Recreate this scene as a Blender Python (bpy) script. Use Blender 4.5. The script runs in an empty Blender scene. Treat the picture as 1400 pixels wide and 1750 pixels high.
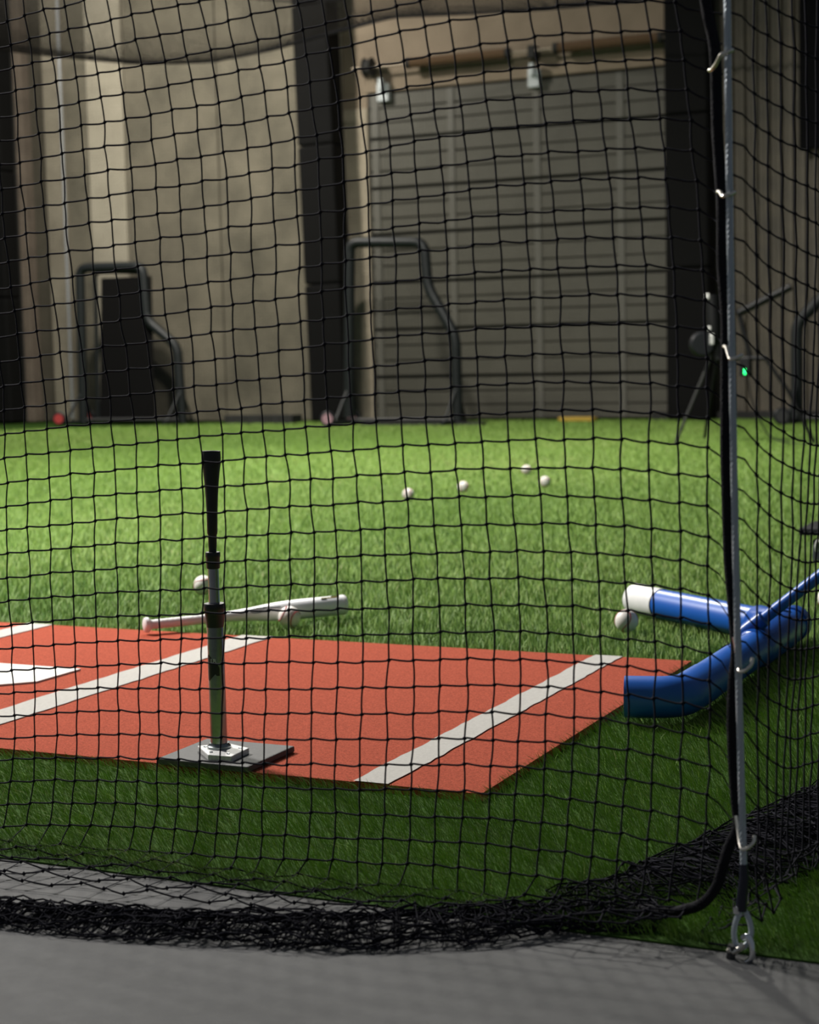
import bpy, bmesh, math, random
import numpy as np
from mathutils import Vector, Matrix, noise
random.seed(7); rng = np.random.default_rng(7)
S = bpy.context.scene
C = S.collection
PI = math.pi

# ------------------------------------------------------------------ camera
YAW = math.radians(25); PITCH = math.atan(265/2900); ROLL = math.radians(1.3)
fw = Vector((-math.sin(YAW)*math.cos(PITCH), math.cos(YAW)*math.cos(PITCH), -math.sin(PITCH)))
rt0 = Vector((math.cos(YAW), math.sin(YAW), 0)); up0 = rt0.cross(fw)
rt = rt0*math.cos(ROLL) - up0*math.sin(ROLL); up = rt0*math.sin(ROLL) + up0*math.cos(ROLL)
cd = bpy.data.cameras.new('camera'); cam = bpy.data.objects.new('camera', cd); C.objects.link(cam)
m = Matrix((rt, up, -fw)).transposed().to_4x4(); m.translation = (0, 0, .87)
cam.matrix_world = m
cd.sensor_fit = 'HORIZONTAL'; cd.sensor_width = 24; cd.lens = 2900/1400*24
cd.clip_start = .05; cd.clip_end = 200
cd.dof.use_dof = True; cd.dof.focus_distance = 3.5; cd.dof.aperture_fstop = 4.3
S.camera = cam

# ------------------------------------------------------------------ light
w = bpy.data.worlds.new('world'); S.world = w; w.use_nodes = True
w.node_tree.nodes['Background'].inputs[0].default_value = (.75, .85, 1, 1)
w.node_tree.nodes['Background'].inputs[1].default_value = .09

def area(name, loc, target, sx, sy, power, col):
    l = bpy.data.lights.new(name, 'AREA'); l.shape = 'RECTANGLE'; l.size = sx; l.size_y = sy
    l.energy = power; l.color = col
    o = bpy.data.objects.new(name, l); C.objects.link(o); o.location = loc
    o.rotation_euler = (Vector(target)-Vector(loc)).to_track_quat('-Z', 'Y').to_euler()
    return o
area('lamp_left_hall', (-6.7, 5.0, 4.5), (-4.0, 4.8, 0), .7, .7, 640, (1, .96, .92))
area('lamp_mid_hall', (-6.4, 11.5, 6.8), (-6.4, 11, 0), .6, .6, 1050, (1, .97, .88))
area('lamp_back_hall', (-12.8, 17, 7), (-12.8, 19.5, 0), .6, .6, 500, (1, .95, .85))
S.view_settings.view_transform = 'Standard'; S.view_settings.look = 'None'
S.view_settings.gamma = 1; S.view_settings.use_curve_mapping = False
S.view_settings.exposure = .15
S.cycles.sample_clamp_indirect = 4

# ------------------------------------------------------------------ materials
def mat(name, col, rough=.6, metal=0, var=0, scale=8, bump=0, bscale=200, col2=None, spec=.5, emit=None, coat=0):
    M = bpy.data.materials.new(name); M.use_nodes = True
    N = M.node_tree.nodes; L = M.node_tree.links; b = N['Principled BSDF']
    b.inputs['Base Color'].default_value = (*col, 1); b.inputs['Roughness'].default_value = rough
    b.inputs['Metallic'].default_value = metal; b.inputs['Specular IOR Level'].default_value = spec
    b.inputs['Coat Weight'].default_value = coat
    tc = N.new('ShaderNodeTexCoord')
    if var or col2:
        n = N.new('ShaderNodeTexNoise'); n.inputs['Scale'].default_value = scale; n.inputs['Detail'].default_value = 6
        n.inputs['Roughness'].default_value = .6
        L.new(tc.outputs['Object'], n.inputs['Vector'])
        r = N.new('ShaderNodeValToRGB'); L.new(n.outputs['Fac'], r.inputs['Fac'])
        c2 = col2 or tuple(c*(1-var) for c in col); c1 = col if col2 else tuple(min(1, c*(1+var)) for c in col)
        r.color_ramp.elements[0].position = .32; r.color_ramp.elements[1].position = .68
        r.color_ramp.elements[0].color = (*c2, 1); r.color_ramp.elements[1].color = (*c1, 1)
        L.new(r.outputs['Color'], b.inputs['Base Color'])
    if bump:
        n2 = N.new('ShaderNodeTexNoise'); n2.inputs['Scale'].default_value = bscale; n2.inputs['Detail'].default_value = 3
        L.new(tc.outputs['Object'], n2.inputs['Vector'])
        bp = N.new('ShaderNodeBump'); bp.inputs['Strength'].default_value = bump; bp.inputs['Distance'].default_value = .01
        L.new(n2.outputs['Fac'], bp.inputs['Height']); L.new(bp.outputs['Normal'], b.inputs['Normal'])
    if emit:
        b.inputs['Emission Color'].default_value = (*emit[0], 1); b.inputs['Emission Strength'].default_value = emit[1]
    return M
M = dict(
 cord=mat('net_cord', (.014, .014, .02), .95, spec=.12), rope=mat('black_rope', (.008, .008, .012), .85, bump=.6, bscale=350, spec=.2),
 cordfar=mat('far_net_cord', (.012, .011, .01), 1, spec=0),
 floor=mat('rubber_floor', (.10, .101, .10), .8, var=.12, scale=25, bump=.25, bscale=500),
 turf=mat('turf_backing', (.035, .08, .012), .95, var=.3, scale=30, spec=.1),
 red=mat('clay_fibre', (.53, .112, .063), .95, var=.3, scale=220, bump=.9, bscale=450, spec=.1),
 white_line=mat('white_fibre', (.62, .6, .555), .95, var=.06, scale=120, bump=.6, bscale=900, spec=.1),
 plate=mat('plate_rubber', (.66, .65, .6), .6, var=.03, scale=20),
 ball=mat('ball_leather', (.8, .76, .7), .5, var=.05, scale=30), seam=mat('red_thread', (.45, .05, .05), .8),
 black=mat('black_rubber', (.012, .013, .016), .45), steel=mat('galvanised_tube', (.25, .28, .285), .28, 1, var=.12, scale=40),
 alu=mat('polished_tube', (.42, .44, .48), .25, 1), basemat=mat('grey_rubber_base', (.07, .07, .068), .7, var=.12, scale=60, bump=.2, bscale=300),
 chip=mat('scuffed_white_plate', (.72, .72, .7), .5, col2=(.5, .5, .48), scale=130), sticker=mat('black_sticker', (.01, .01, .012), .35),
 print=mat('white_print', (.85, .85, .85), .6),
 bat=mat('white_bat_paint', (.88, .89, .89), .3), grip=mat('white_grip', (.84, .82, .81), .7, bump=.3, bscale=200),
 knob=mat('knob_white', (.85, .84, .83), .4), ink=mat('dark_ink', (.03, .05, .06), .5), gold=mat('gold_print', (.6, .45, .06), .5),
 blue=mat('blue_plastic', (.008, .10, .45), .38, var=.06, scale=9), bluedark=mat('blue_fitting', (.008, .075, .36), .32),
 cap=mat('white_plastic', (.78, .78, .76), .35, var=.05, scale=25), gasket=mat('black_gasket', (.01, .012, .03), .6),
 wire=mat('galvanised_wire', (.5, .56, .6), .45, .25), hook=mat('zinc_hook', (.78, .74, .66), .3, .9), tape=mat('navy_tape', (.012, .014, .03), .4),
 shine=mat('polished_steel', (.8, .82, .86), .16, 1),
 pad=mat('black_vinyl', (.007, .007, .007), .8, bump=.25, bscale=6, spec=.15), foam=mat('dark_foam', (.011, .014, .015), .5, bump=.2, bscale=40),
 panel=mat('black_mesh_panel', (.008, .0075, .007), .9, spec=.1), rail=mat('grey_rail', (.045, .045, .045), .5),
 conc=mat('grey_tan_concrete', (.25, .222, .165), .85, col2=(.125, .113, .084), scale=1.3, bump=.15, bscale=30),
 concstreak=mat('streak_lit_concrete', (.52, .47, .37), .85, col2=(.40, .36, .28), scale=2.2, bump=.15, bscale=30),  # paler colour paints in the bright streak of light on the wall
 concmid=mat('tan_concrete', (.36, .32, .245), .85, col2=(.24, .21, .16), scale=2, bump=.15, bscale=30),
 concdark=mat('brown_concrete', (.085, .075, .055), .9, var=.2, scale=2), concbrown=mat('dull_brown_concrete', (.2, .16, .125), .85, var=.2, scale=3),
 tan=mat('tan_wall_board', (.36, .285, .205), .85, col2=(.26, .205, .145), scale=1.5), cream=mat('cream_jamb', (.42, .36, .27), .8, var=.15, scale=3),
 door=mat('grey_door_steel', (.115, .108, .086), .55, var=.1, scale=2.5), stile=mat('door_stile', (.16, .153, .13), .5), 
 spring=mat('rusty_spring', (.19, .115, .06), .7, .2), shaft=mat('shaft_steel', (.5, .42, .33), .5, .5), whitem=mat('white_bracket', (.75, .8, .82), .5),
 ribbed=mat('brown_grey_cladding', (.20, .17, .125), .6, col2=(.13, .115, .09), scale=3), darkp=mat('black_board', (.006, .006, .007), .9, spec=.1),
 yellow=mat('yellow_foam', (.55, .36, .05), .7), curb=mat('dark_curb', (.03, .03, .028), .8), pinkw=mat('pink_wheel', (.5, .3, .34), .6), redw=mat('red_wheel', (.5, .06, .06), .5),
 mach=mat('machine_black', (.007, .007, .008), .5, spec=.3), led=mat('green_led', (.02, .3, .08), .4, emit=((.02, 1, .2), 6)), greybox=mat('dark_grey_plastic', (.05, .055, .07), .45),
 conduit=mat('pale_conduit', (.55, .57, .6), .35, .3), winch=mat('grey_steel', (.6, .6, .58), .4, .3),
)
# turf blade colour varies blade by blade through a stored random value
g = bpy.data.materials.new('turf_blades'); g.use_nodes = True; N = g.node_tree.nodes; L = g.node_tree.links; b = N['Principled BSDF']
at = N.new('ShaderNodeAttribute'); at.attribute_name = 'tone'
cr = N.new('ShaderNodeValToRGB'); L.new(at.outputs['Fac'], cr.inputs['Fac'])
cr.color_ramp.elements[0].color = (.105, .21, .028, 1); cr.color_ramp.elements[1].color = (.38, .40, .15, 1)
e = cr.color_ramp.elements.new(.45); e.color = (.185, .32, .05, 1); e = cr.color_ramp.elements.new(.8); e.color = (.25, .37, .078, 1)
L.new(cr.outputs['Color'], b.inputs['Base Color']); b.inputs['Roughness'].default_value = .55; b.inputs['Specular IOR Level'].default_value = .35
M['blade'] = g

# ------------------------------------------------------------------ helpers
def link(name, me, m, parent=None, loc=None, smooth=False):
    o = bpy.data.objects.new(name, me); C.objects.link(o)
    if m is not None: me.materials.append(M[m])
    if smooth: me.polygons.foreach_set('use_smooth', [True]*len(me.polygons))
    if parent: o.parent = parent
    if loc: o.location = loc
    return o
def tag(o, label=None, cat=None, group=None, kind=None):
    for k, v in (('label', label), ('category', cat), ('group', group), ('kind', kind)):
        if v: o[k] = v
    return o
def empty(name, loc, label, cat, group=None, rz=0):
    o = bpy.data.objects.new(name, None); C.objects.link(o); o.location = loc; o.rotation_euler.z = rz; o.empty_display_size = .05
    return tag(o, label, cat, group)
def rel(o):
    return Vector(o.location) if o else Vector()

class MB:
    def __init__(s): s.v = []; s.f = []
    def add(s, v, f):
        n = len(s.v); s.v += [tuple(p) for p in v]; s.f += [tuple(i+n for i in q) for q in f]
    def box(s, a, b_):
        x0, y0, z0 = a; x1, y1, z1 = b_
        s.add([(x0,y0,z0),(x1,y0,z0),(x1,y1,z0),(x0,y1,z0),(x0,y0,z1),(x1,y0,z1),(x1,y1,z1),(x0,y1,z1)],
              [(3,2,1,0),(4,5,6,7),(0,1,5,4),(1,2,6,5),(2,3,7,6),(3,0,4,7)])
    def prism(s, pts, z0, z1):
        n = len(pts)
        s.add([(x,y,z0) for x,y in pts]+[(x,y,z1) for x,y in pts],
              [tuple(range(n-1,-1,-1)), tuple(range(n,2*n))]+[(i,(i+1)%n,n+(i+1)%n,n+i) for i in range(n)])
    def tube(s, pts, r, n=10, closed=False, caps=True, axis=None):
        P = [Vector(p) for p in pts]; k = len(P); R = r if isinstance(r, (list, tuple)) else [r]*k
        T = []
        for i in range(k):
            a = P[(i-1) % k] if closed or i > 0 else P[i]; c = P[(i+1) % k] if closed or i < k-1 else P[i]
            T.append(axis if axis else (c-a).normalized())
        ref = Vector((0,0,1)) if abs(T[0].z) < .9 else Vector((1,0,0))
        u = T[0].cross(ref).normalized(); V = []
        for i in range(k):
            u = (u - T[i]*u.dot(T[i])).normalized(); v = T[i].cross(u)
            V += [P[i] + (u*math.cos(2*PI*j/n)+v*math.sin(2*PI*j/n))*R[i] for j in range(n)]
        F = []
        for i in range(k if closed else k-1):
            a, c = i*n, ((i+1) % k)*n
            F += [(a+j, a+(j+1)%n, c+(j+1)%n, c+j) for j in range(n)]
        if caps and not closed: F += [tuple(range(n-1,-1,-1)), tuple(range((k-1)*n, k*n))]
        s.add(V, F)
    def lathe(s, prof, o=(0,0,0), axis=(0,0,1), n=24):
        ax = Vector(axis).normalized(); o = Vector(o)
        s.tube([o+ax*t for t, r in prof], [max(r, 1e-4) for t, r in prof], n, axis=ax)
    def fix(s):
        return s
    def build(s, name, m, parent=None, smooth=False, bevel=0, local=True):
        off = rel(parent) if (parent and local) else Vector()
        p2 = parent
        while p2 is not None and p2.parent is not None and local:
            p2 = p2.parent; off += rel(p2)
        me = bpy.data.meshes.new(name); me.from_pydata([Vector(v)-off for v in s.v], [], s.f); me.update()
        bm = bmesh.new(); bm.from_mesh(me); bmesh.ops.recalc_face_normals(bm, faces=bm.faces)
        if bevel: bmesh.ops.bevel(bm, geom=bm.edges[:], offset=bevel, segments=2, affect='EDGES', profile=.5)
        bm.to_mesh(me); bm.free()
        if smooth:
            me.polygons.foreach_set('use_smooth', [True]*len(me.polygons)); me.set_sharp_from_angle(angle=math.radians(40))
        return link(name, me, m, parent)
def fillet(pts, r, k=6):
    P = [Vector(p) for p in pts]; out = [P[0]]
    for a, b_, c in zip(P, P[1:], P[2:]):
        d1 = (a-b_); d2 = (c-b_); q = min(r, d1.length*.45, d2.length*.45)
        s0 = b_+d1.normalized()*q; s1 = b_+d2.normalized()*q
        for i in range(k+1):
            t = i/k; out.append(s0*(1-t)**2 + b_*2*t*(1-t) + s1*t*t)
    out.append(P[-1]); return out

# ------------------------------------------------------------------ the setting
Z0 = -.02                                       # concrete level; the playing surface is z = 0
mb = MB(); mb.box((-30, -6, -.2), (12, 24, Z0)); fl = mb.build('floor', 'floor'); tag(fl, kind='structure')
mb = MB()
EDGE = 2.41; MX0, MX1, MY0, MY1 = -5.0, -1.283, 3.06, 4.607
for a, b_ in (((-26, EDGE), (10, MY0)), ((-26, MY0), (MX0, MY1)), ((MX1, MY0), (10, MY1)), ((-26, MY1), (10, 21.9))):
    mb.box((*a, Z0), (*b_, -.017))
tb = mb.build('turf_base', 'turf'); tag(tb, kind='structure')

wb = bpy.data.objects.new('wall_back', None); C.objects.link(wb); wb.location = (-9, 21.4, 0); wb['kind'] = 'structure'
mb = MB(); mb.box((-28, 21.7, Z0), (10, 21.95, 9)); mb.build('wall_core', 'conc', wb)
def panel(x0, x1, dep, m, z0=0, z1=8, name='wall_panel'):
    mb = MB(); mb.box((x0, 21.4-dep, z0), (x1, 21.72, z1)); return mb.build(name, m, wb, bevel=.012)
for x0, x1, dep, m in ((-28, -17.9, 0, 'concbrown'), (-17.88, -16.34, 0, 'concbrown'), (-16.34, -15.93, -.2, 'concdark'), (-15.93, -15.56, .02, 'concmid'),
                       (-15.55, -15.13, 0, 'conc'), (-15.11, -14.48, .05, 'concstreak'), (-14.46, -12.9, 0, 'conc'), (-12.88, -11.2, .01, 'conc')):
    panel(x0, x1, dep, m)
panel(-10.85, -10.47, .03, 'cream', 0, 4.3, 'door_jamb'); panel(-11.2, -10.86, 0, 'cream', 0, 8)
panel(-10.85, -6.15, .0, 'tan', 4.5, 8); panel(-10.85, -10.47, .01, 'tan', 4.3, 4.5)
panel(-6.15, -5.5, 0, 'ribbed', 0, 8)
# corrugated cladding to the right of the second column
k = 0
for xs in np.arange(-5.5, 4, .76):
    mb = MB(); P = []
    for i in range(5):
        x = xs + i*.152
        P += [(x, 21.4), (x+.055, 21.4), (x+.075, 21.34), (x+.13, 21.34)]
    P.append((xs+.76, 21.4)); n = len(P)
    mb.add([(x, y, 0) for x, y in P]+[(x, y, 8) for x, y in P], [(i, i+1, n+i+1, n+i) for i in range(n-1)])
    mb.build('cladding_sheet', 'ribbed', wb)
mb = MB(); mb.box((-6.4, 21.18, Z0), (4, 21.33, .09)); c = mb.build('baseboard_back', 'curb'); tag(c, kind='structure')

# sectional door
dr = bpy.data.objects.new('door_1', None); C.objects.link(dr); dr.location = (-8.3, 21.4, 0); dr['kind'] = 'structure'
zs = [.0, .599, 1.255, 1.9, 2.564, 3.194, 3.866, 4.49]
for z0, z1 in zip(zs, zs[1:]):
    h = z1-z0; prof = [(0, 0)]
    for f in (.33, .67):
        prof += [(f-.022, 0), (f-.015, .03), (f+.015, .03), (f+.022, 0)]
    prof += [(1, 0)]
    mb = MB(); zz = [z0+.022+(h-.044)*f for f, d in prof]; n = len(prof)
    mb.add([(-10.45, 21.4+d, z) for (f, d), z in zip(prof, zz)]+[(-6.18, 21.4+d, z) for (f, d), z in zip(prof, zz)], [(i, i+1, n+i+1, n+i) for i in range(n-1)])
    mb.add([(-10.45, 21.5, z0), (-6.18, 21.5, z0), (-6.18, 21.5, z1), (-10.45, 21.5, z1)], [(0, 1, 2, 3)])
    sec = mb.build('door_panel', 'door', dr)
    for x in (-10.36, -9.23, -8.0, -6.85):
        mb = MB(); mb.box((x-.045, 21.385, z0+.022), (x+.045, 21.402, z1-.022)); mb.build('stile', 'stile', sec)
mb = MB(); mb.box((-10.47, 21.41, 0), (-10.44, 21.5, 4.5)); mb.box((-6.19, 21.41, 0), (-6.15, 21.5, 4.5)); mb.build('side_seal', 'curb', dr)

# ------------------------------------------------------------------ clay mat with batter's box lines and plate
mt = empty('batting_mat', (-2.9, 3.8, Z0), 'brick-red turf mat with white batter box lines set into the green turf', 'mat')
mb = MB(); mb.box((MX0, MY0, Z0), (MX1, MY1, 0)); mb.build('mat_body', 'red', mt)
for x0, x1 in ((-1.568, -1.487), (-2.748, -2.633), (-3.58, -3.48), (-4.75, -4.64)):
    mb = MB(); n = 46; V = []
    for i in range(n+1):
        y = MY0+(MY1-MY0)*i/n
        V += [(x0+random.uniform(-.003, .003), y, .0025), (x1+random.uniform(-.003, .003), y, .0025)]
    mb.add(V, [(2*i, 2*i+1, 2*i+3, 2*i+2) for i in range(n)])
    mb.build('box_line', 'white_line', mt)
mb = MB(); mb.prism([(-2.88, 3.935), (-3.33, 3.935), (-3.33, 3.735), (-3.105, 3.52), (-2.884, 3.735)], .0, .006)
mb.build('home_plate', 'plate', mt, bevel=.002)

# turf blades
def blades():
    TH = math.radians(28); d0, d1 = 2.15, 23.9; n0 = 24000*3**1.6
    tot = int(n0*2*TH*(d1**.4-d0**.4)/.4)
    u = rng.random(tot); d = (d0**.4+u*(d1**.4-d0**.4))**2.5; th = rng.uniform(-TH, TH, tot)
    ang = PI/2+YAW-th; x = d*np.cos(ang); y = d*np.sin(ang)
    ok = (y > EDGE+.004) & (y < 21.25) & ~((x > MX0) & (x < MX1) & (y > MY0) & (y < MY1))
    ok &= (d < 6) | (np.abs(th) < math.radians(19.5))
    ok &= ~((np.abs(y-EDGE) < .03) & (rng.random(tot) < .35))
    x, y, d = x[ok], y[ok], d[ok]; n = len(x)
    h = rng.uniform(.022, .031, n)*np.where(d > 8, 1.15, 1); wd = (.0014*np.maximum(1, d/3)**.72)*rng.uniform(.7, 1.3, n)
    front = (y < MY0) | ((x > MX1) & (y < 4.9))
    tilt = rng.normal(.0, .3, (n, 2)) + np.where(front[:, None], np.array([-.5, -.36]), np.array([-.25, .42]))
    a = rng.uniform(0, PI, n); sx, sy = np.cos(a)*wd/2, np.sin(a)*wd/2
    lx, ly = tilt[:, 0]*h, tilt[:, 1]*h; z0 = Z0+.003
    V = np.zeros((n, 5, 3))
    V[:, 0] = np.stack([x-sx, y-sy, np.full(n, z0)], 1); V[:, 1] = np.stack([x+sx, y+sy, np.full(n, z0)], 1)
    mx, my, mz = x+lx*.4, y+ly*.4, z0+h*.58
    V[:, 2] = np.stack([mx+sx*.85, my+sy*.85, mz], 1); V[:, 3] = np.stack([mx-sx*.85, my-sy*.85, mz], 1)
    V[:, 4] = np.stack([x+lx*1.15, y+ly*1.15, z0+h], 1)
    big = np.array([noise.noise((px*.9, py*.55, 3)) for px, py in zip(x[::1], y[::1])])
    big2 = np.array([noise.noise((px*.28, py*.2, 9)) for px, py in zip(x, y)])
    tone = np.clip(rng.normal(.47, np.where(front, .22, .16), n) + big*.16 + big2*.2, 0, 1)
    me = bpy.data.meshes.new('grass'); me.vertices.add(n*5); me.vertices.foreach_set('co', V.reshape(-1))
    base = np.arange(n)*5
    quad = (base[:, None]+np.array([0, 1, 2, 3])); tri = (base[:, None]+np.array([3, 2, 4]))
    loops = np.concatenate([quad, tri], 1).reshape(-1)
    me.loops.add(len(loops)); me.loops.foreach_set('vertex_index', loops.astype(np.int32))
    st = np.stack([np.arange(n)*7, np.arange(n)*7+4], 1).reshape(-1)
    me.polygons.add(2*n); me.polygons.foreach_set('loop_start', st.astype(np.int32))
    me.update(calc_edges=True)
    aa = me.attributes.new('tone', 'FLOAT', 'POINT'); aa.data.foreach_set('value', np.repeat(tone, 5).astype(np.float32))
    o = link('grass', me, 'blade'); tag(o, 'short green artificial turf blades around the red mat', 'grass', kind='stuff')
blades()

# ------------------------------------------------------------------ nets
class Cords:
    def __init__(s): s.V = []; s.F = []; s.n = 0
    def cord(s, P, r, a, b_, k=4):
        P = np.asarray(P, float); m_ = len(P); a = np.asarray(a, float)*r; b_ = np.asarray(b_, float)*r
        ring = np.stack([P+a*math.cos(2*PI*j/k)+b_*math.sin(2*PI*j/k) for j in range(k)], 1).reshape(-1, 3)
        i = np.arange(m_-1)[:, None]*k; j = np.arange(k)[None]; j2 = (j+1) % k
        f = np.stack([i+j, i+j2, i+k+j2, i+k+j], -1).reshape(-1, 4)+s.n
        s.V.append(ring); s.F.append(f); s.n += len(ring)
    def knot(s, p, r):
        p = np.asarray(p); v = np.array([[1,0,0],[-1,0,0],[0,1,0],[0,-1,0],[0,0,1],[0,0,-1]])*r+p
        f = [[0,2,4],[2,1,4],[1,3,4],[3,0,4],[2,0,5],[1,2,5],[3,1,5],[0,3,5]]
        s.V.append(v); s.F.append(np.array([[q[0], q[1], q[2], q[2]] for q in f])+s.n); s.n += 6
    def build(s, name, m, parent=None, kind='stuff'):
        V = np.concatenate(s.V); F = np.concatenate(s.F); me = bpy.data.meshes.new(name)
        if parent: V = V-np.array(rel(parent))
        fs = [tuple(q) if q[2] != q[3] else tuple(q[:3]) for q in F.tolist()]
        me.from_pydata(V.tolist(), [], fs); me.update()
        o = link(name, me, m, parent, smooth=True); o['kind'] = kind
        return o
CS = [-1.29213, .01808, -.01459, -.00802, -.01687, .66879, .00077, .00881, .01147, .00596, -.00952, -.00864, -.00087, .00557, -.0032]
CZ = [.71838, -.69788, -.00473, .00906, .00078, .05108, -.0105, .00115, -.00012, -.00981, -.00391, .00239, -.02202, .00379, -.01879]
EX = [(0,0),(0,1),(0,2),(0,3),(0,4),(1,0),(1,1),(1,2),(1,3),(2,0),(2,1),(2,2),(3,0),(3,1),(4,0)]
YN = 2.48
def poly(i, j):
    a, b_ = (i-15)/15, (j+8)/16; t = [a**p*b_**q for p, q in EX]
    return np.array([np.dot(t, CS), np.dot(t, CZ)])
def netpos(i, j):
    ic, jc = min(max(i, 0), 29), min(max(j, -25), 8)
    p = poly(ic, jc)
    if i != ic: p = p+(poly(ic+1, jc)-poly(ic, jc))*(i-ic) if i > ic else p+(poly(1, jc)-poly(0, jc))*i
    if j != jc: p = p+(poly(ic, jc)-poly(ic, jc-1))*(j-jc) if j > jc else p+(poly(ic, -24)-poly(ic, -25))*(j-jc)
    x, z = p; y = YN+.012*math.sin(i*.33+j*.12)+.008*math.sin(j*.41-i*.2)
    lim = -.008 + .03*max(0, (i-20)/9)
    if z < lim:
        e = lim-z; y = YN - .95*e - .004; x -= .12*e + .01*math.sin(i*1.3+j); z = lim+.004+.005*math.sin(i*2.1+j*1.7)
        if i > 20: y += .5*e*(i-20)/9
    return np.array([x, y, z])
I0, I1, J0, J1 = -26, 29, -46, 13
fn = empty('barrier_net', (-1.6, YN, Z0), 'near black square-mesh net hanging across the front of the cage, slack end on the floor', 'net')
nc = Cords(); K = {}
for i in range(I0, I1+1):
    for j in range(J0, J1+1):
        q = netpos(i, j); K[i, j] = q + np.array([random.uniform(-.0018, .0018), random.uniform(-.003, .003), random.uniform(-.0016, .0016)])
R = .0016
for i in range(I0, I1+1):                       # hanging cords
    P = []
    for j in range(J0, J1):
        a, b_ = K[i, j], K[i, j+1]; bow = random.uniform(-.0012, .0012)
        P += [a, a*.67+b_*.33+[bow, 0, 0], a*.33+b_*.67+[bow, 0, 0]]
    P.append(K[i, J1]); nc.cord(P, R, (1, 0, 0), (0, 1, .3))
for j in range(J0, J1+1):                       # cross cords, stepping a little at every knot
    P = []
    for i in range(I0, I1):
        a, b_ = K[i, j], K[i+1, j]; sag = .0016*random.uniform(.6, 1.4)
        P += [a+[-.002, 0, -.0012], a+[.004, 0, .0014], a*.6+b_*.4+[0, 0, -.3*sag], a*.25+b_*.75+[0, 0, -sag]]
    P.append(K[I1, j])
    if j < 7:                                   # run on to the border rope
        q = K[I1, j]; P += [q+[.018, 0, -.012], np.array([-.63+.012*min(1, max(0, (1.0-q[2]))), 2.45, q[2]-.03])]
    nc.cord(P, R, (0, 0, 1), (0, 1, .3))
for q in K.values(): nc.knot(q, .0046)
nc.build('net_mesh', 'cord', fn)
# border rope
RP = [(-.66, 1.9), (-.655, 1.6), (-.652, 1.37), (-.648, 1.345), (-.639, 1.307), (-.637, 1.265), (-.636, 1.182), (-.629, 1.077), (-.63, .993), (-.624, .919), (-.625, .812), (-.626, .726), (-.624, .64), (-.622, .564), (-.615, .477), (-.611, .422), (-.616, .39), (-.619, .323), (-.617, .257), (-.613, .196), (-.608, .165), (-.622, .139), (-.633, .105), (-.641, .07)]
rp = [(x, 2.44, z) for x, z in RP]+[(-.665, 2.44, .037), (-.72, 2.46, .012), (-.8, 2.5, .0)]
rr = [.0075 if z > .75 else .0092 for x, y, z in rp]
mb = MB(); mb.tube(fillet(rp, .02, 3), .0082, 10); mb.build('border_rope', 'rope', fn, smooth=True)
def crumple(path, width, height, layers, name, parent, step=.034, zb=Z0, seed=0, r=.0016):
    P = [np.array(p, float) for p in path]; seg = [np.linalg.norm(b_-a) for a, b_ in zip(P, P[1:])]; cum = np.concatenate([[0], np.cumsum(seg)])
    n = int(cum[-1]/step); G = {}; cc = Cords()
    for a in range(n+1):
        s_ = a*step; c = np.array([np.interp(s_, cum, [p[k_] for p in P]) for k_ in (0, 1)])
        c2 = np.array([np.interp(min(s_+.02, cum[-1]), cum, [p[k_] for p in P]) for k_ in (0, 1)])
        c1 = np.array([np.interp(max(s_-.02, 0), cum, [p[k_] for p in P]) for k_ in (0, 1)])
        t = (c2-c1)/np.linalg.norm(c2-c1); nr = np.array([-t[1], t[0]])
        wl = np.interp(s_, cum, width); hl = np.interp(s_, cum, height)
        for b_ in range(layers):
            ph = b_*1.75+2.2*noise.noise((a*.21, b_*.35, seed))
            lat = .5*wl*math.sin(ph)+wl*.25*noise.noise((a*.4, b_*.9, seed+5)); prof = max(.12, 1-(lat/(wl*.62))**2)
            hh = hl*prof*(.12+.88*(b_/(layers-1)))*(.75+.5*noise.noise((a*.5, b_*.7, seed+9)))
            al = .03*noise.noise((a*.45, b_*.6, seed+13))
            G[a, b_] = np.array([*(c+nr*lat+t*al), zb+.003+max(0, hh)])
    for b_ in range(layers):
        pts = []
        for a in range(n+1):
            pts.append(G[a, b_])
            if a < n: pts.append((G[a, b_]+G[a+1, b_])/2+[0, 0, random.uniform(-.004, .007)])
        cc.cord(pts, r, (0, 0, 1), (.7, .7, 0))
    for a in range(n+1):
        cc.cord([G[a, b_] for b_ in range(layers)], r, (.7, -.7, .0), (0, 0, 1))
    for q in G.values(): cc.knot(q, .0036)
    o = cc.build(name, 'cord', parent); o['kind'] = 'stuff'; return o
crumple([(-3.4, 2.06), (-1.75, 2.14), (-1.44, 2.19), (-1.2, 2.26), (-1.0, 2.36), (-.88, 2.45), (-.74, 2.5)], [.09, .09, .1, .13, .13, .11, .1], [.035, .035, .042, .048, .05, .05, .05], 25, 'net_bundle', fn, seed=1)

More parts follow.
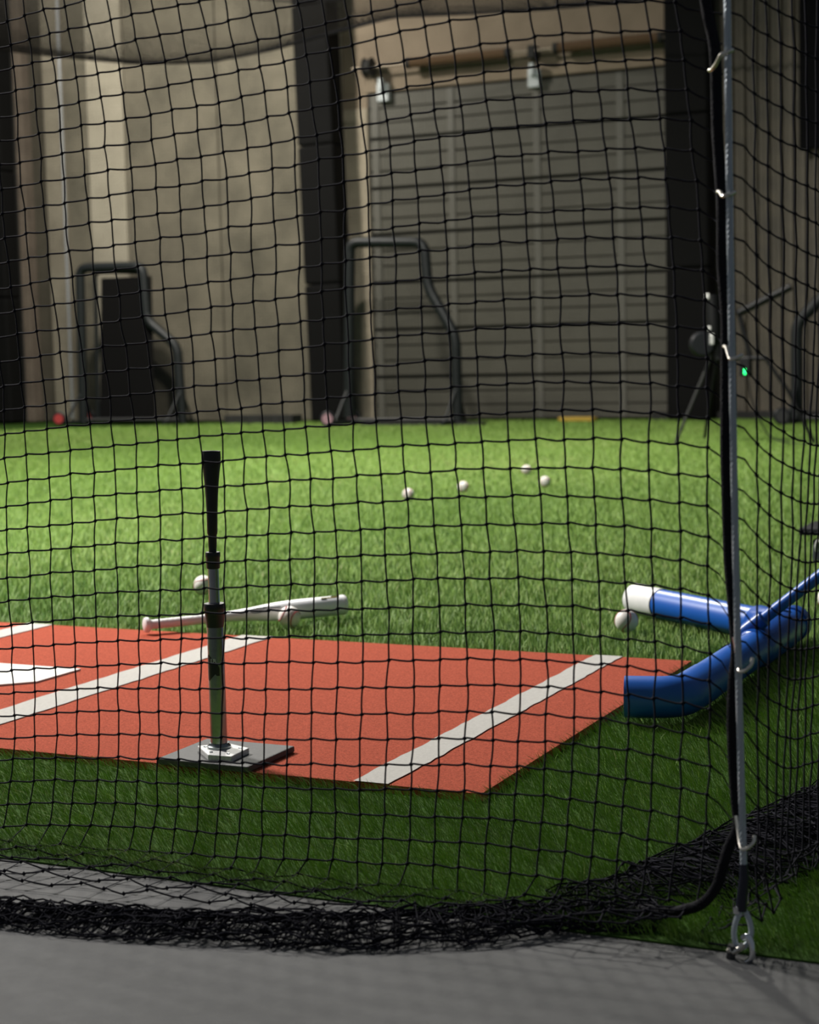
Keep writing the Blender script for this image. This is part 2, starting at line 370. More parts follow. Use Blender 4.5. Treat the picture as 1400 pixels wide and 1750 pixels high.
# side net: runs back from the steel cable and sags
A82 = math.radians(82); D2 = np.array([math.cos(A82), math.sin(A82), 0]); O2 = np.array([-.594, 2.42, 0])
sn = empty('side_net', (-.5, 3, Z0), 'sagging black net running back from the steel cable, at the side of the cage', 'net')
sc = Cords(); G = {}; LN = 2.2; NK = 52; NR = 56
for j in range(-22, NR-22):
    for k_ in range(NK+1):
        s_ = k_*.0415; zc = 1.336-.0446*j
        D = np.interp(zc, [0, .3, .55, .95, 1.2, 1.35, 2.5], [.15, .135, .115, .093, .049, .032, .02])
        dr_ = D*(1-math.exp(-s_/.16))*(1-math.exp(-(LN-s_)/.16)); z = zc-dr_
        q = O2+D2*s_; off = .02*math.sin(s_*6+j*.1)*min(1, s_/.2)
        if z < .03: off += (z-.03)*.4+.02*math.sin(k_+j*1.3); z = .03-(.03-z)*.25+.012*math.sin(k_*1.7+j*2.3)
        G[j, k_] = np.array([q[0]+off, q[1], max(z, -.012)])+[random.uniform(-.002, .002), random.uniform(-.002, .002), random.uniform(-.0015, .0015)]
jj = [j for j in range(-22, NR-22) if 1.336-.0446*j > -.12]
for k_ in range(1, NK+1): sc.cord([G[j, k_] for j in jj], R, (1, 0, 0), (0, 1, 0))
for j in jj: sc.cord([np.array([-.5935-.0185*max(0, G[j, 0][2]-.05)/1.3, 2.402, G[j, 0][2]+.006])]+[p for k_ in range(NK) for p in (G[j, k_], G[j, k_]*.5+G[j, k_+1]*.5-[0, 0, .0014])]+[G[j, NK]], R, (0, 0, 1), (1, 0, 0))
for j in jj:
    for k_ in range(1, NK+1): sc.knot(G[j, k_], .004)
sc.build('net_mesh', 'cord', sn)
crumple([(-.93, 2.52), (-.8, 2.62), (-.7, 2.8), (-.62, 3.1), (-.5, 3.6), (-.4, 4.4)], [.07, .18, .24, .24, .24, .24], [.03, .06, .075, .08, .08, .08], 26, 'net_bundle', sn, step=.03, seed=4)

# ceiling net sagging over the far half of the cage, and the net hanging before the back wall
on = empty('ceiling_net', (-11, 15, 4.4), 'fine black net roof sagging across the top of the cage', 'net')
oc = Cords()
RX = [-22, -14.5, -12.88, -11.7, -10.72, -9.86, -9.2, -8.8, -7.9, -7.2, -5.7, -4.3, -2]
RZ = [4.6, 4.62, 4.5, 4.33, 4.13, 3.97, 3.93, 3.96, 4.08, 4.17, 4.08, 4.05, 4.3]
def roof(x, y):
    zl = float(np.interp(x, RX, RZ)); return zl + (zl-.87)*(y-15.3)/15.3 + .075*(y-15.3)**2
for x in np.arange(-22, -1.9, .05): oc.cord([(x, y, roof(x, y)) for y in np.linspace(9, 21.2, 20)], .0015, (1, 0, 0), (0, 0, 1), 3)
for y in np.arange(9, 21.21, .05): oc.cord([(x, y, roof(x, y)) for x in np.linspace(-22, -2, 60)], .0015, (0, 1, 0), (0, 0, 1), 3)
oc.build('net_mesh', 'cordfar', on)
for y in (12.2, 15.2, 18.0):
    mb = MB(); mb.tube([(x, y, roof(x, y)) for x in np.linspace(-22, -2, 40)], .011, 6); mb.build('support_rope', 'rope', on)
bn = empty('backstop_net', (-10, 21.0, Z0), 'fine black net hanging flat before the sectional door and back wall', 'net')
oc = Cords()
for x in np.arange(-18, 1, .0445): oc.cord([(x, 20.84+.015*math.sin(x*3), z) for z in (0, 1.2, 2.6, 4, 5.2)], .0013, (1, 0, 0), (0, 1, 0), 3)
for z in np.arange(.02, 5.2, .0445): oc.cord([(x, 20.84+.015*math.sin(x*3), z+.03*math.sin(x*.7)) for x in np.linspace(-18, 1, 60)], .0013, (0, 0, 1), (0, 1, 0), 3)
oc.build('net_mesh', 'cordfar', bn)

# ------------------------------------------------------------------ steel cable, hooks
cb = empty('steel_cable', (-.592, 2.4, Z0), 'twisted galvanised steel cable standing at the cage corner', 'cable')
def cpt(z): return Vector((-.5905-.0185*max(0, (z-.05))/1.3-.004*math.sin(min(z, 1.4)*2.2), 2.4, z))
mb = MB()
for s6 in range(6):
    P = []; z = .108
    while z < 2.6:
        a = (z/.045)*2*PI+s6*PI/3; P.append(cpt(z)+Vector((math.cos(a)*.0034, math.sin(a)*.0034, 0))); z += .0045
    mb.tube(P, .0021, 5)
mb.build('cable_strands', 'wire', cb, smooth=True)
mb = MB(); mb.tube([cpt(.12), cpt(.1)+Vector((.0005, 0, 0)), cpt(.075)+Vector((-.003, 0, 0)), cpt(.05)+Vector((-.006, 0, 0))], [.0062, .0075, .008, .0088], 12); mb.build('tape_wrap', 'tape', cb, smooth=True)
mb = MB(); mb.tube([cpt(.056)+Vector((-.0115, -.003, 0)), cpt(.046)+Vector((-.0115, -.003, 0))], .0062, 10); mb.build('crimp_sleeve', 'shine', cb, smooth=True)
lp = [Vector((-.597, 2.398, .05)), Vector((-.6035, 2.395, .034)), Vector((-.606, 2.393, .018)), Vector((-.603, 2.39, .002)), Vector((-.594, 2.39, -.004)), Vector((-.584, 2.393, .004)), Vector((-.58, 2.398, .02)), Vector((-.585, 2.402, .038)), Vector((-.594, 2.404, .052))]
mb = MB(); mb.tube(fillet(lp, .012, 3), .0042, 8); mb.build('end_loop', 'wire', cb, smooth=True)
mb = MB(); mb.tube(fillet([(-.612, 2.384, -.004), (-.606, 2.386, -.01), (-.594, 2.386, -.002), (-.59, 2.388, .004)], .008, 3), .0045, 8); mb.build('thimble', 'hook', cb, smooth=True)
mb = MB(); mb.tube(fillet([(-.592, 2.392, .012), (-.583, 2.386, .018), (-.577, 2.383, .008), (-.5745, 2.381, -.004), (-.577, 2.381, -.015), (-.584, 2.383, -.021)], .01, 4), .0046, 10); mb.build('shackle', 'shine', cb, smooth=True)
mb = MB(); mb.tube([(-.61, 2.388, -.02), (-.606, 2.388, .0)], .007, 8); mb.build('anchor_pin', 'rail', cb, smooth=True)
names = ['topmost', 'second from the top', 'third from the top', 'second from the bottom', 'lowest']
what = ['above the door springs in view', 'level with the upper door sections', 'beside the machine wheel', 'before the blue pipes', 'over the dark turf']
HK = [(-.643, 1.268, -.611, 1.285), (-.632, 1.096, -.609, 1.088), (-.624, .875, -.6, .858), (-.608, .447, -.59, .415), (-.607, .18, -.588, .153)]
for q, (x0, z0, x1, z1) in enumerate(HK):
    t = empty('net_hook', (x0, 2.43, z0), ['topmost small zinc hook tying rope to the steel cable, near the top of the frame',
        'second zinc hook down, joining rope and cable', 'middle zinc hook joining rope and cable, beside the silver machine wheel',
        'curved zinc hook joining rope and cable in front of the blue pipes', 'lowest curved zinc hook on the cable, above the taped cable end'][q], 'hook', 'zinc hooks on the cage corner cable')
    mb = MB()
    if q < 3: P = [(x0, 2.427, z0), (x0+.006, 2.418, z0-.001), ((x0+x1)/2, 2.405, (z0+z1)/2-.004), (x1-.006, 2.391, z1-.002), (x1+.004, 2.392, z1), (x1+.008, 2.402, z1+.004)]
    else: P = [(x0-.003, 2.425, z0+.004), (x0+.001, 2.42, z0-.012), (x0+.007, 2.405, z1), ((x0+x1)/2+.004, 2.391, z1-.009), (x1+.003, 2.39, z1-.007), (x1+.012, 2.396, z1+.002), (x1+.011, 2.403, z1+.01)]
    mb.tube(fillet(P, .01, 4), .0028, 8); mb.build('hook_wire', 'hook', t, smooth=True)

# ------------------------------------------------------------------ batting tee
tx, ty = -1.932, 3.13
te = empty('batting_tee', (tx, ty, 0), 'adjustable batting tee with black rubber top and galvanised pole on a square rubber base', 'tee')
mb = MB(); mb.box((-2.038, 3.044, .001), (-1.81, 3.25, .015)); mb.build('rubber_base', 'basemat', te, bevel=.003)
mb = MB(); mb.prism([(-1.988, 3.13), (-1.92, 3.064), (-1.864, 3.067), (-1.868, 3.15), (-1.935, 3.175)], .0145, .028); hp = mb.build('mounting_plate', 'chip', te, bevel=.002)
mb = MB()
for x, y in ((-1.965, 3.125), (-1.925, 3.085), (-1.882, 3.085), (-1.885, 3.14)):
    mb = MB(); mb.lathe([(0, .0), (0, .004), (.0015, .0035), (.002, .001)], (x, y, .028), n=8); mb.build('screw', 'steel', hp)
mb = MB(); mb.lathe([(0, .026), (.006, .026), (.008, .023), (.012, .021)], (tx, ty, .027)); mb.build('flange', 'steel', te, smooth=True)
mb = MB(); mb.lathe([(.03, .0182), (.305, .0182)], (tx, ty, 0)); pole = mb.build('lower_pole', 'steel', te, smooth=True)
mb = MB(); mb.lathe([(.295, .0185), (.299, .0192), (.33, .0222), (.333, .0238), (.344, .0238), (.347, .0225), (.347, .012)], (tx, ty, 0)); mb.build('lower_collar', 'black', te, smooth=True)
mb = MB(); mb.lathe([(.33, .012), (.43, .012)], (tx, ty, 0)); mb.build('upper_pole', 'alu', te, smooth=True)
mb = MB(); mb.lathe([(.423, .0138), (.426, .0146), (.447, .0152), (.449, .0162), (.456, .0162), (.459, .015), (.459, .007)], (tx, ty, 0)); mb.build('upper_collar', 'black', te, smooth=True)
mb = MB(); mb.lathe([(.455, .0085), (.47, .0085)], (tx, ty, 0)); mb.build('neck', 'black', te, smooth=True)
mb = MB(); ax = Vector((.012, 0, .21))
mb.lathe([(0, .0085), (.004, .009), (.03, .0096), (.034, .0112), (.075, .0118), (.11, .0132), (.145, .0156), (.17, .0182), (.185, .0205), (.198, .021), (.206, .0204), (.212, .0197), (.211, .0175), (.18, .008), (.179, .001)], (tx, ty, .466), (.02, 0, 1)); mb.build('rubber_cup', 'black', te, smooth=True)
# sticker wrapped on the pole, letters printed on it
ca = math.atan2(-ty, -tx)                        # direction towards the viewer's side
def wrap(a, z, r=.0185): return (tx+r*math.cos(ca+a), ty+r*math.sin(ca+a), z)
mb = MB(); n = 16; V = []
for i in range(n+1):
    a = -2.4 + 2.75*i/n; t = 1-abs(i/n-.47)/.53; top = .207+.03*max(0, t)**.7; bot = .207-.03*max(0, t)**.8 if i < n-2 else .19
    V += [wrap(a, bot), wrap(a, top)]
mb.add(V, [(2*i, 2*i+2, 2*i+3, 2*i+1) for i in range(n)]); st = mb.build('sticker', 'sticker', te)
fc = bpy.data.curves.new('lettering', 'FONT'); fc.body = 'ER'; fc.size = .0125; fc.align_x = 'CENTER'
to = bpy.data.objects.new('lettering_source', fc); C.objects.link(to); dg = bpy.context.evaluated_depsgraph_get()
me = bpy.data.meshes.new_from_object(to.evaluated_get(dg)); bpy.data.objects.remove(to)
for v in me.vertices:
    a = -.38+v.co.x/.0185; p = Vector(wrap(a, .219+v.co.y, .0189))-Vector((tx, ty, 0)); v.co = p
me.materials.clear(); lo = link('lettering', me, 'print', st)

# ------------------------------------------------------------------ baseballs
def ballmesh():
    bm = bmesh.new(); bmesh.ops.create_uvsphere(bm, u_segments=28, v_segments=18, radius=.0365)
    me = bpy.data.meshes.new('baseball'); bm.to_mesh(me); bm.free(); me.polygons.foreach_set('use_smooth', [True]*len(me.polygons)); me.materials.append(M['ball'])
    P = []
    for i in range(96):
        t = 4*PI*i/96; th = PI/2-(PI/2-.42)*math.cos(t); ph = t/2+.42*math.sin(2*t)
        P.append(Vector((math.sin(th)*math.cos(ph), math.sin(th)*math.sin(ph), math.cos(th)))*.0367)
    mb = MB(); mb.tube(P, .0012, 5, closed=True); sm = bpy.data.meshes.new('seam'); sm.from_pydata(mb.v, [], mb.f); sm.materials.append(M['seam'])
    st = MB()
    for i in range(0, 96):
        p = P[i]; t = (P[(i+1) % 96]-P[i-1]).normalized(); sd = p.normalized().cross(t)
        q0 = (p+sd*.0036+t*.0012).normalized()*.0368; q1 = (p-sd*.0036+t*.0012).normalized()*.0368; st.tube([q0, p.normalized()*.0373, q1], .00045, 3)
    n = len(mb.v); sm2 = bpy.data.meshes.new('seam'); sm2.from_pydata(mb.v+st.v, [], mb.f+[tuple(i+n for i in f) for f in st.f]); sm2.materials.append(M['seam'])
    return me, sm2
bme, sme = ballmesh()
for x, y, lab, rot in ((-1.611, 5.041, 'baseball with a brown scuffed seam on the turf beside the white-capped blue pipe', (.5, .15, 1.2)),
    (-2.68, 4.801, 'white baseball lying in front of the barrel of the white bat', (1.1, .4, .2)),
    (-3.383, 5.406, 'baseball on the turf just left of the tee pole, behind the bat handle', (.3, 1.2, .6)),
    (-4.378, 9.377, 'nearest and leftmost of the four baseballs scattered far out on the turf', (1, 0, .3)),
    (-4.264, 9.967, 'second from left of the four baseballs scattered far out on the turf', (.2, .6, 2.2)),
    (-4.421, 11.507, 'farthest of the four baseballs scattered far out on the turf', (1.7, .3, 1)),
    (-3.886, 10.451, 'rightmost of the four baseballs scattered far out on the turf', (.1, 1.5, .7)),
    (-1.115, 5.70, 'baseball cut by the right edge of the photo, beyond the blue arm', (1.3, .2, .4))):
    o = bpy.data.objects.new('baseball', bme); C.objects.link(o); o.location = (x, y, .0335); o.rotation_euler = rot
    tag(o, lab, 'baseball', 'baseballs on the turf'); s = bpy.data.objects.new('seam', sme); C.objects.link(s); s.parent = o

# ------------------------------------------------------------------ bat
b0 = Vector((-3.059, 4.53, .031)); b1 = Vector((-2.603, 5.042, .043)); bax = (b1-b0).normalized(); BL = (b1-b0).length
bt = empty('baseball_bat', b0, 'white baseball bat lying on the turf behind the red mat', 'bat')
def bl(p, name, m, n=24):
    mb = MB(); mb.lathe([(f*BL, r) for f, r in p], b0, bax, n); return mb.build(name, m, bt, smooth=True)
bl([(-.006, .001), (-.006, .018), (.0, .0245), (.014, .0255), (.02, .022), (.028, .0165), (.034, .0152)], 'knob', 'knob')
gp = []
for i in range(45):
    f = .03+.36*i/44; gp.append((f, .0148+.0018*(i/44)+(.0007 if i % 3 == 0 else 0)))
bl(gp, 'grip', 'grip')
bl([(.385, .0155), (.40, .0168), (.45, .0185), (.52, .0222), (.58, .0268), (.64, .0305), (.7, .0328), (.78, .0338), (.985, .0338), (.992, .0328)], 'barrel', 'bat', 32)
bl([(.985, .0342), (1.0, .034), (1.008, .031), (1.012, .024), (1.008, .012), (1.006, .001)], 'end_cap', 'knob')
side = bax.cross(Vector((0, 0, 1))).normalized(); upb = side.cross(bax)
def onbat(f, a, rad): return b0+bax*(f*BL)+(side*math.cos(a)+upb*math.sin(a))*rad
fr = lambda f: float(np.interp(f, [.385, .45, .52, .58, .64, .7, .78, .98], [.0155, .0185, .0222, .0268, .0305, .0328, .0338, .0338]))+.0004
mb = MB(); mb.tube([onbat(.54+.028*math.cos(t), .62+.34*math.sin(t), fr(.54+.028*math.cos(t))) for t in np.linspace(.4, 5.6, 18)], .0018, 5)
mb.tube([onbat(f, a, fr(f)) for f, a in ((.545, 1.0), (.58, .78), (.575, .95), (.62, .72), (.66, .66))], .0018, 5); mb.build('barrel_logo', 'ink', bt)
mb = MB(); mb.tube([onbat(f, 1.15, fr(f)) for f in np.linspace(.875, .965, 6)], .0022, 4); mb.build('gold_stripe', 'gold', bt)
mb = MB(); mb.tube([onbat(f, 1.02, fr(f)) for f in np.linspace(.872, .90, 4)], .002, 4); mb.build('small_print', 'ink', bt)
mb = MB(); mb.tube([onbat(f, 1.35, fr(f)) for f in np.linspace(.93, .97, 4)], .0018, 4); mb.build('small_print', 'ink', bt)

# ------------------------------------------------------------------ blue pipe trainer
bp = empty('pipe_trainer', (-1.15, 4.6, 0), 'blue plastic pipe trainer with white end cap lying beside the red mat', 'training aid')
pz = .05; PR = .0485
elb = fillet([(-1.232, 3.835, pz), (-1.105, 3.868, pz), (-1.098, 4.15, pz)], .1, 10)
mb = MB(); mb.tube(elb[:-1]+[Vector((-1.1, 4.06, pz))], PR+.0015, 28, caps=False); mb.tube([elb[0], elb[0]+Vector((.03, .008, 0))], PR-.004, 28); mb.build('elbow', 'blue', bp, smooth=True)
mb = MB(); mb.tube([(-1.1, 4.03, pz), (-1.09, 5.0, pz)], PR, 28); mb.build('long_pipe', 'blue', bp, smooth=True)
mb = MB(); mb.tube([(-1.1, 4.36, pz), (-1.1, 4.365, pz)], PR+.0012, 28); mb.build('joint_ring', 'gasket', bp, smooth=True)
mb = MB(); mb.tube([(-1.097, 4.56, pz), (-1.096, 4.575, pz), (-1.095, 4.62, pz), (-1.093, 4.86, pz), (-1.092, 4.9, pz), (-1.092, 4.915, pz)], [PR, PR+.007, PR+.008, PR+.008, PR+.007, PR], 28); mb.build('tee_fitting', 'bluedark', bp, smooth=True)
mb = MB(); mb.tube([(-1.09, 5.0, pz), (-1.09, 5.05, pz), (-1.09, 5.075, pz), (-1.09, 5.085, pz)], [PR+.005, PR+.005, PR*.8, .01], 28); mb.build('round_cap', 'bluedark', bp, smooth=True)
c0 = Vector((-1.11, 4.945, pz)); c1 = Vector((-1.576, 5.304, pz))
mb = MB(); mb.tube([c0, c1], PR, 28); mb.build('cross_pipe', 'blue', bp, smooth=True)
dd = (c1-c0).normalized()
mb = MB(); mb.tube([c0-dd*.02, c0+dd*.1, c0+dd*.11], [PR+.007, PR+.007, PR], 28); mb.build('branch_collar', 'bluedark', bp, smooth=True)
mb = MB(); mb.tube([c1-dd*.004, c1+dd*.0015], PR+.0012, 28); mb.build('joint_ring', 'gasket', bp, smooth=True)
mb = MB(); mb.tube([c1, c1+dd*.148, c1+dd*.152, c1+dd*.153], [PR+.002, PR+.002, PR-.001, PR*.8], 28); mb.build('end_cap', 'cap', bp, smooth=True)
a0 = Vector((-1.10, 4.62, .095)); a1 = Vector((-.80, 4.62, .333))
a0 = Vector((-1.115, 4.6, .1)); a1 = Vector((-.925, 4.6, .253)); av = (a1-a0).normalized()
mb = MB(); mb.tube([a0-av*.03, a0+av*.9], .0165, 18); mb.build('arm', 'blue', bp, smooth=True)
mb = MB(); mb.tube([a0-av*.035, a0+av*.05, a0+av*.055], [.024, .024, .018], 18); mb.build('arm_socket', 'bluedark', bp, smooth=True)
for t in (-.03, .03):
    mb = MB(); mb.tube([(-1.12, 4.66+t, pz+PR+.004), (-1.11, 4.66+t, pz+PR+.012)], .006, 8); mb.build('clamp_bolt', 'shine', bp, smooth=True)

# ------------------------------------------------------------------ dark box cut by the right edge
bx = empty('plastic_box', (-1.3, 7.06, 0), 'dark grey plastic box with a white handle, cut by the right edge of the photo', 'box')
mb = MB(); mb.box((-1.432, 6.98, -.012), (-1.1, 7.2, .085)); mb.build('body', 'greybox', bx, bevel=.008)
mb = MB(); mb.box((-1.48, 6.95, .105), (-1.05, 7.25, .135)); mb.box((-1.36, 7.05, .08), (-1.15, 7.18, .11)); mb.build('lid', 'black', bx, bevel=.006)
mb = MB(); mb.tube(fillet([(-1.412, 6.972, .04), (-1.412, 6.955, .06), (-1.404, 6.95, .085), (-1.372, 6.95, .088), (-1.364, 6.972, .05)], .015, 4), .006, 8); mb.build('handle', 'cap', bx, smooth=True)

# ------------------------------------------------------------------ padded columns
def column(x0, x1, y0, label, top=8, tl=0):
    t = empty('padded_column', ((x0+x1)/2, y0, 0), label, 'column', 'black padded columns on the back wall')
    h = [0, 1.9, 3.8, 5.7, top]
    for z0, z1 in zip(h, h[1:]):
        mb = MB(); mb.box((x0, y0-.25, z0+.004), (x1, y0+.12, z1-.004)); mb.build('pad', 'pad', t, bevel=.035)
    mb = MB(); mb.box((x0+.08, y0-.05, 0), (x1-.08, y0+.3, top)); mb.build('steel_post', 'curb', t)
    t.rotation_euler.y = tl
    return t
column(-11.26, -10.71, 21.2, 'black padded column between the concrete wall and the sectional door', tl=-.024)
column(-6.12, -5.56, 21.15, 'black padded column at the right of the sectional door')
column(-17.3, -16.4, 21.15, 'wide black padded column at the left edge of the photo')

# ------------------------------------------------------------------ L-screens
def lscreen(pts, y, label, wheel, fill=None, foot=None, r=.07):
    x0 = pts[0][0]; t = empty('pitching_screen', (x0, y, 0), label, 'screen', 'L-shaped pitching screens')
    mb = MB(); mb.tube(fillet([(x, y, z) for x, z in pts], .14, 6), r, 12); mb.build('padded_frame', 'foam', t, smooth=True)
    xs = [p[0] for p in pts]; xa, xb = min(xs), max(xs)
    mb = MB(); mb.tube([(xa, y, .06), (xb, y, .06)], .03, 10); mb.build('bottom_rail', 'rail', t, smooth=True)
    for x in ((xa, xb) if foot is None else foot):
        mb = MB(); mb.tube([(x, y-.5, .035), (x, y+.26, .035)], .028, 8); mb.tube([(x, y-.42, .05), (x, y, .5), (x, y+.24, .05)], .02, 8); mb.build('foot', 'foam', t, smooth=True)
    for dy in (-.5, .22):
        mb = MB(); mb.lathe([(-.03, .02), (-.03, .085), (-.015, .1), (.015, .1), (.03, .085), (.03, .02)], (xa-.06, y+dy, .1), (.3, -1, 0), 20); wh = mb.build('wheel', 'black', t, smooth=True)
        mb = MB(); mb.lathe([(-.035, .005), (-.035, .07), (.035, .07), (.035, .005)], (xa-.06, y+dy, .1), (.3, -1, 0), 16); mb.build('hub', wheel, wh, smooth=True)
    oc = Cords(); top = lambda x: np.interp(x, *zip(*sorted(fill))) if fill else 0
    if fill:
        lo_, hi_ = fill[0][0], fill[-1][0]
        for x in np.arange(lo_+.03, hi_, .045): oc.cord([(x, y, .06), (x, y, top(x))], .0013, (1, 0, 0), (0, 1, 0), 3)
        for z in np.arange(.1, max(f[1] for f in fill), .045):
            xr = [x for x in np.arange(lo_, hi_, .02) if top(x) > z]
            if len(xr) > 1: oc.cord([(xr[0], y, z), (xr[-1], y, z)], .0013, (0, 0, 1), (0, 1, 0), 3)
        oc.build('net_fill', 'cord', t)['kind'] = 'stuff'
    return t
l1 = lscreen([(-14.78, 0), (-14.74, 2.26), (-13.66, 2.24), (-13.62, 1.47), (-13.13, 1.1), (-13.08, 0)], 20.5, 'L-shaped pitching screen with a black panel, before the concrete wall', 'redw',
        [(-14.74, 2.25), (-13.66, 2.23), (-13.62, 1.47), (-13.13, 1.1)])
mb = MB(); mb.prism([(-14.52, .06), (-13.57, .06), (-13.55, 2.1), (-14.4, 2.1)], 0, .03); mb.v = [(x, 20.56-d, z) for x, z, d in mb.v]; mb.build('strike_panel', 'panel', l1, bevel=.01)
mb = MB(); mb.tube(fillet([(-14.55, 20.54, .06), (-14.5, 20.54, 2.2), (-13.66, 20.54, 2.15)], .1), .03, 8); mb.build('inner_tube', 'foam', l1, smooth=True)
lscreen([(-10.12, .1), (-10.05, 2.37), (-8.99, 2.32), (-8.95, 1.75), (-8.58, 1.12), (-8.57, 0)], 19.9, 'L-shaped pitching screen standing before the left half of the sectional door', 'pinkw',
        [(-10.05, 2.35), (-8.99, 2.3), (-8.95, 1.75), (-8.58, 1.12)])
lscreen([(-4.26, 0), (-4.26, 1.16), (-3.7, 1.7), (-3.65, 2.3), (-2.6, 2.3), (-2.6, 0)], 19.9, 'L-shaped pitching screen cut by the right edge, before the ribbed cladding', 'rail',
        [(-4.26, 1.16), (-3.7, 1.7), (-3.65, 2.3), (-2.6, 2.3)])
# low rubber strips under the screens
for (x0, x1, y0, lab) in ((-9.9, -8.2, 19.75, 'flat dark rubber strip under the screen before the sectional door'), (-12.4, -11.3, 20.5, 'low dark heap of cloth at the foot of the left column')):
    mb = MB(); n = 14
    P = [(x0+(x1-x0)*i/n, y0+random.uniform(-.03, .03)) for i in range(n+1)]+[(x1-(x1-x0)*i/n, y0+.25+random.uniform(-.03, .03)) for i in range(n+1)]
    mb.prism(P, -.01, .03 if x0 > -11 else .11); o = mb.build('rubber_strip' if x0 > -11 else 'dark_cloth', 'curb'); tag(o, lab, 'mat' if x0 > -11 else 'cloth')

# ------------------------------------------------------------------ above the door
for x0, x1, lab in ((-9.75, -8.31, 'rust-brown torsion spring on the left above the sectional door'), (-7.64, -6.24, 'rust-brown torsion spring on the right above the sectional door')):
    t = empty('torsion_spring', ((x0+x1)/2, 21.2, 4.81), lab, 'spring', 'torsion springs above the door'); mb = MB(); P = []
    n = int((x1-x0)/.018)
    for i in range(n*8+1): a = 2*PI*i/8; P.append((x0+(x1-x0)*i/(n*8), 21.2+.058*math.cos(a), 4.81+.058*math.sin(a)))
    mb.tube(P, .0105, 5); mb.build('coil', 'spring', t, smooth=True)
    for x in (x0, x1):
        mb = MB(); mb.lathe([(-.03, .02), (-.03, .072), (.03, .072), (.03, .02)], (x, 21.2, 4.81), (1, 0, 0), 16); mb.build('end_cone', 'curb', t, smooth=True)
sh = empty('spring_shaft', (-8, 21.2, 4.81), 'steel shaft with centre bearing carrying the two torsion springs', 'shaft')
mb = MB(); mb.tube([(-10.6, 21.2, 4.81), (-6.1, 21.2, 4.81)], .018, 10); mb.build('shaft_bar', 'shaft', sh, smooth=True)
mb = MB(); mb.box((-8.03, 21.17, 4.72), (-7.93, 21.395, 4.88)); mb.build('bearing_bracket', 'curb', sh, bevel=.01)
mb = MB(); mb.lathe([(-.06, .02), (-.06, .13), (-.045, .13), (-.04, .11), (.04, .11), (.045, .13), (.06, .13), (.06, .02)], (-10.35, 21.2, 4.81), (1, 0, 0), 20); mb.build('cable_drum', 'curb', sh, smooth=True)
for x, lab, ww in ((-10.2, 'white metal bracket at the top left corner of the sectional door', .085), (-8.0, 'white metal bracket at the top middle of the sectional door', .08)):
    t = empty('door_bracket', (x, 21.3, 4.48), lab, 'bracket', 'white brackets on the door top'); mb = MB()
    mb.box((x-ww, 21.3, 4.36), (x+ww, 21.398, 4.6)); mb.build('plate', 'whitem', t, bevel=.008)
    mb = MB(); mb.box((x-.03, 21.22, 4.5), (x+.03, 21.31, 4.66)); mb.build('arm', 'whitem', t, bevel=.006)
mb = MB(); mb.tube([(-15.56, 21.31, .05), (-15.54, 21.31, 7.5)], .022, 8); o = mb.build('wall_conduit', 'conduit', smooth=True); tag(o, 'thin pale conduit running up the concrete wall beside the left screen', 'conduit')
mb = MB(); mb.box((-4.48, 21.08, 3.28), (-2.9, 21.18, 6.4)); o = mb.build('hanging_board', 'darkp', bevel=.02); tag(o, 'black board hanging high before the ribbed cladding at the right edge', 'board')
mb = MB(); mb.prism([(-7.5, 20.68), (-7.42, 20.6), (-7.0, 20.6), (-6.98, 20.72), (-7.3, 20.76)], -.002, .055); o = mb.build('yellow_strip', 'yellow', bevel=.008); tag(o, 'short yellow foam strip on the turf at the foot of the sectional door', 'foam strip')

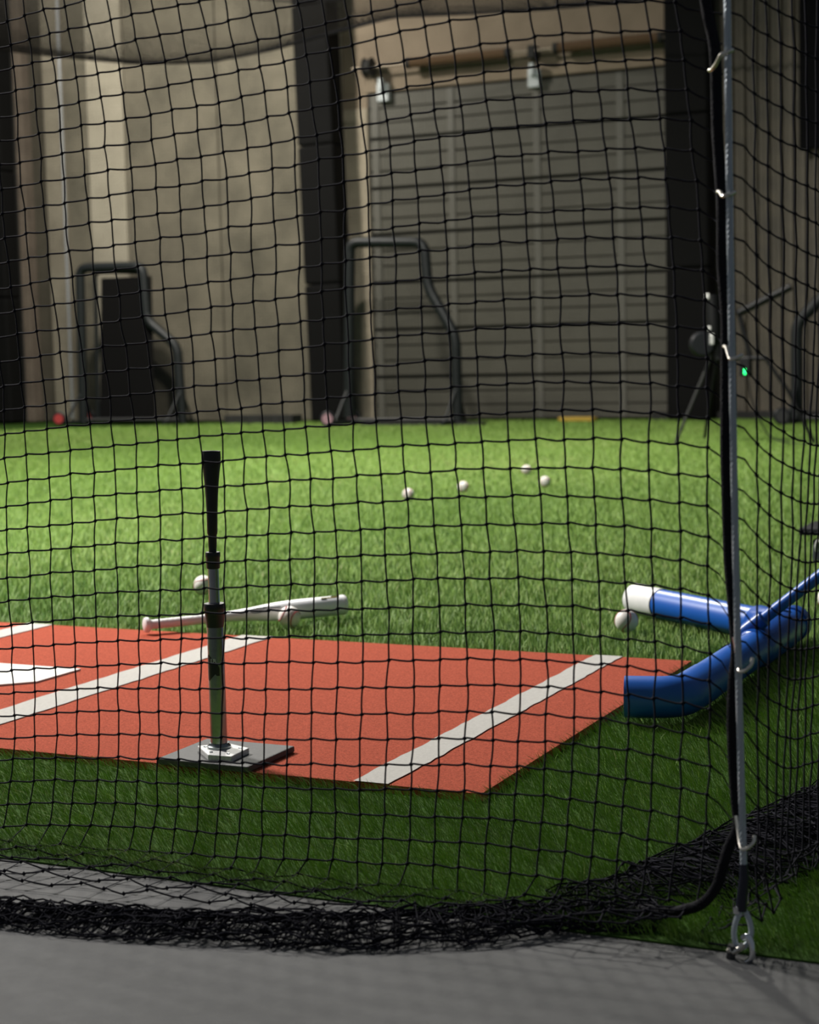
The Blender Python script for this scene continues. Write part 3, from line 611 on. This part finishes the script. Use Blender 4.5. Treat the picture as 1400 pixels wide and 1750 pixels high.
# ------------------------------------------------------------------ pitching machine
my = 15.65
pm = empty('pitching_machine', (-4.05, my+.5, 0), 'black pitching machine on thin tripod legs with a silver wheel and green light', 'machine')
def T_(name, pts, r, m='mach', n=10, f=0):
    mb = MB(); mb.tube(fillet(pts, f) if f else pts, r, n); return mb.build(name, m, pm, smooth=True)
T_('leg', [(-4.15, my+.03, .82), (-4.5, my, -.005)], .014, 'rail'); T_('leg', [(-4.2, my+.4, .78), (-4.42, my+.75, -.005)], .016)
T_('leg', [(-3.64, my, .785), (-3.42, my, .47), (-3.2, my+.05, -.005)], .018)
T_('cross_bar', [(-4.1, my, .795), (-3.63, my, .785)], .022)
T_('head_post', [(-4.07, my, .78), (-4.09, my, 1.38)], .045)
T_('motor', [(-4.1, my-.05, .95), (-4.1, my-.05, 1.0), (-4.11, my-.05, 1.15), (-4.12, my-.05, 1.38)], [.05, .062, .066, .06])
for a_, b_ in (((-4.13, my-.125, .92), (-4.09, my-.1, 1.02)), ((-4.15, my-.13, 1.05), (-4.115, my-.11, 1.09)), ((-4.17, my-.12, 1.34), (-4.13, my-.1, 1.39)), ((-4.0, my-.12, 1.3), (-3.94, my-.1, 1.4))):
    mb = MB(); mb.box(a_, b_); mb.build('bright_fitting', 'winch', pm, bevel=.006)
mb = MB(); mb.lathe([(-.05, .03), (-.05, .1), (-.03, .115), (.03, .115), (.05, .1), (.05, .03)], (-4.22, my-.05, .93), (.42, -.9, 0), 24); wh = mb.build('wheel', 'black', pm, smooth=True)
mb = MB(); mb.lathe([(.03, .005), (.045, .02), (.05, .05), (.046, .068), (.04, .07), (.03, .066)], (-4.22, my-.05, .93), (.42, -.9, 0), 24); mb.build('wheel_hub', 'winch', wh, smooth=True)
T_('feed_chute', [(-3.9, my, 1.2), (-3.40, my, 1.43)], .036)
T_('brace', [(-3.88, my, 1.2), (-3.78, my, .8)], .024)
mb = MB(); mb.box((-3.822, my-.06, .64), (-3.812, my-.05, .69)); mb.build('green_light', 'led', pm)
mb = MB(); mb.box((-3.87, my-.05, .62), (-3.77, my+.05, .8)); mb.build('control_box', 'mach', pm, bevel=.01)
T_('power_cord', [(-3.8, my-.02, .62), (-3.77, my-.02, .42), (-3.68, my-.02, .2), (-3.6, my-.05, .06), (-3.4, my-.1, .0), (-2.6, my-.2, .0)], .007, 'mach', 6, .08)
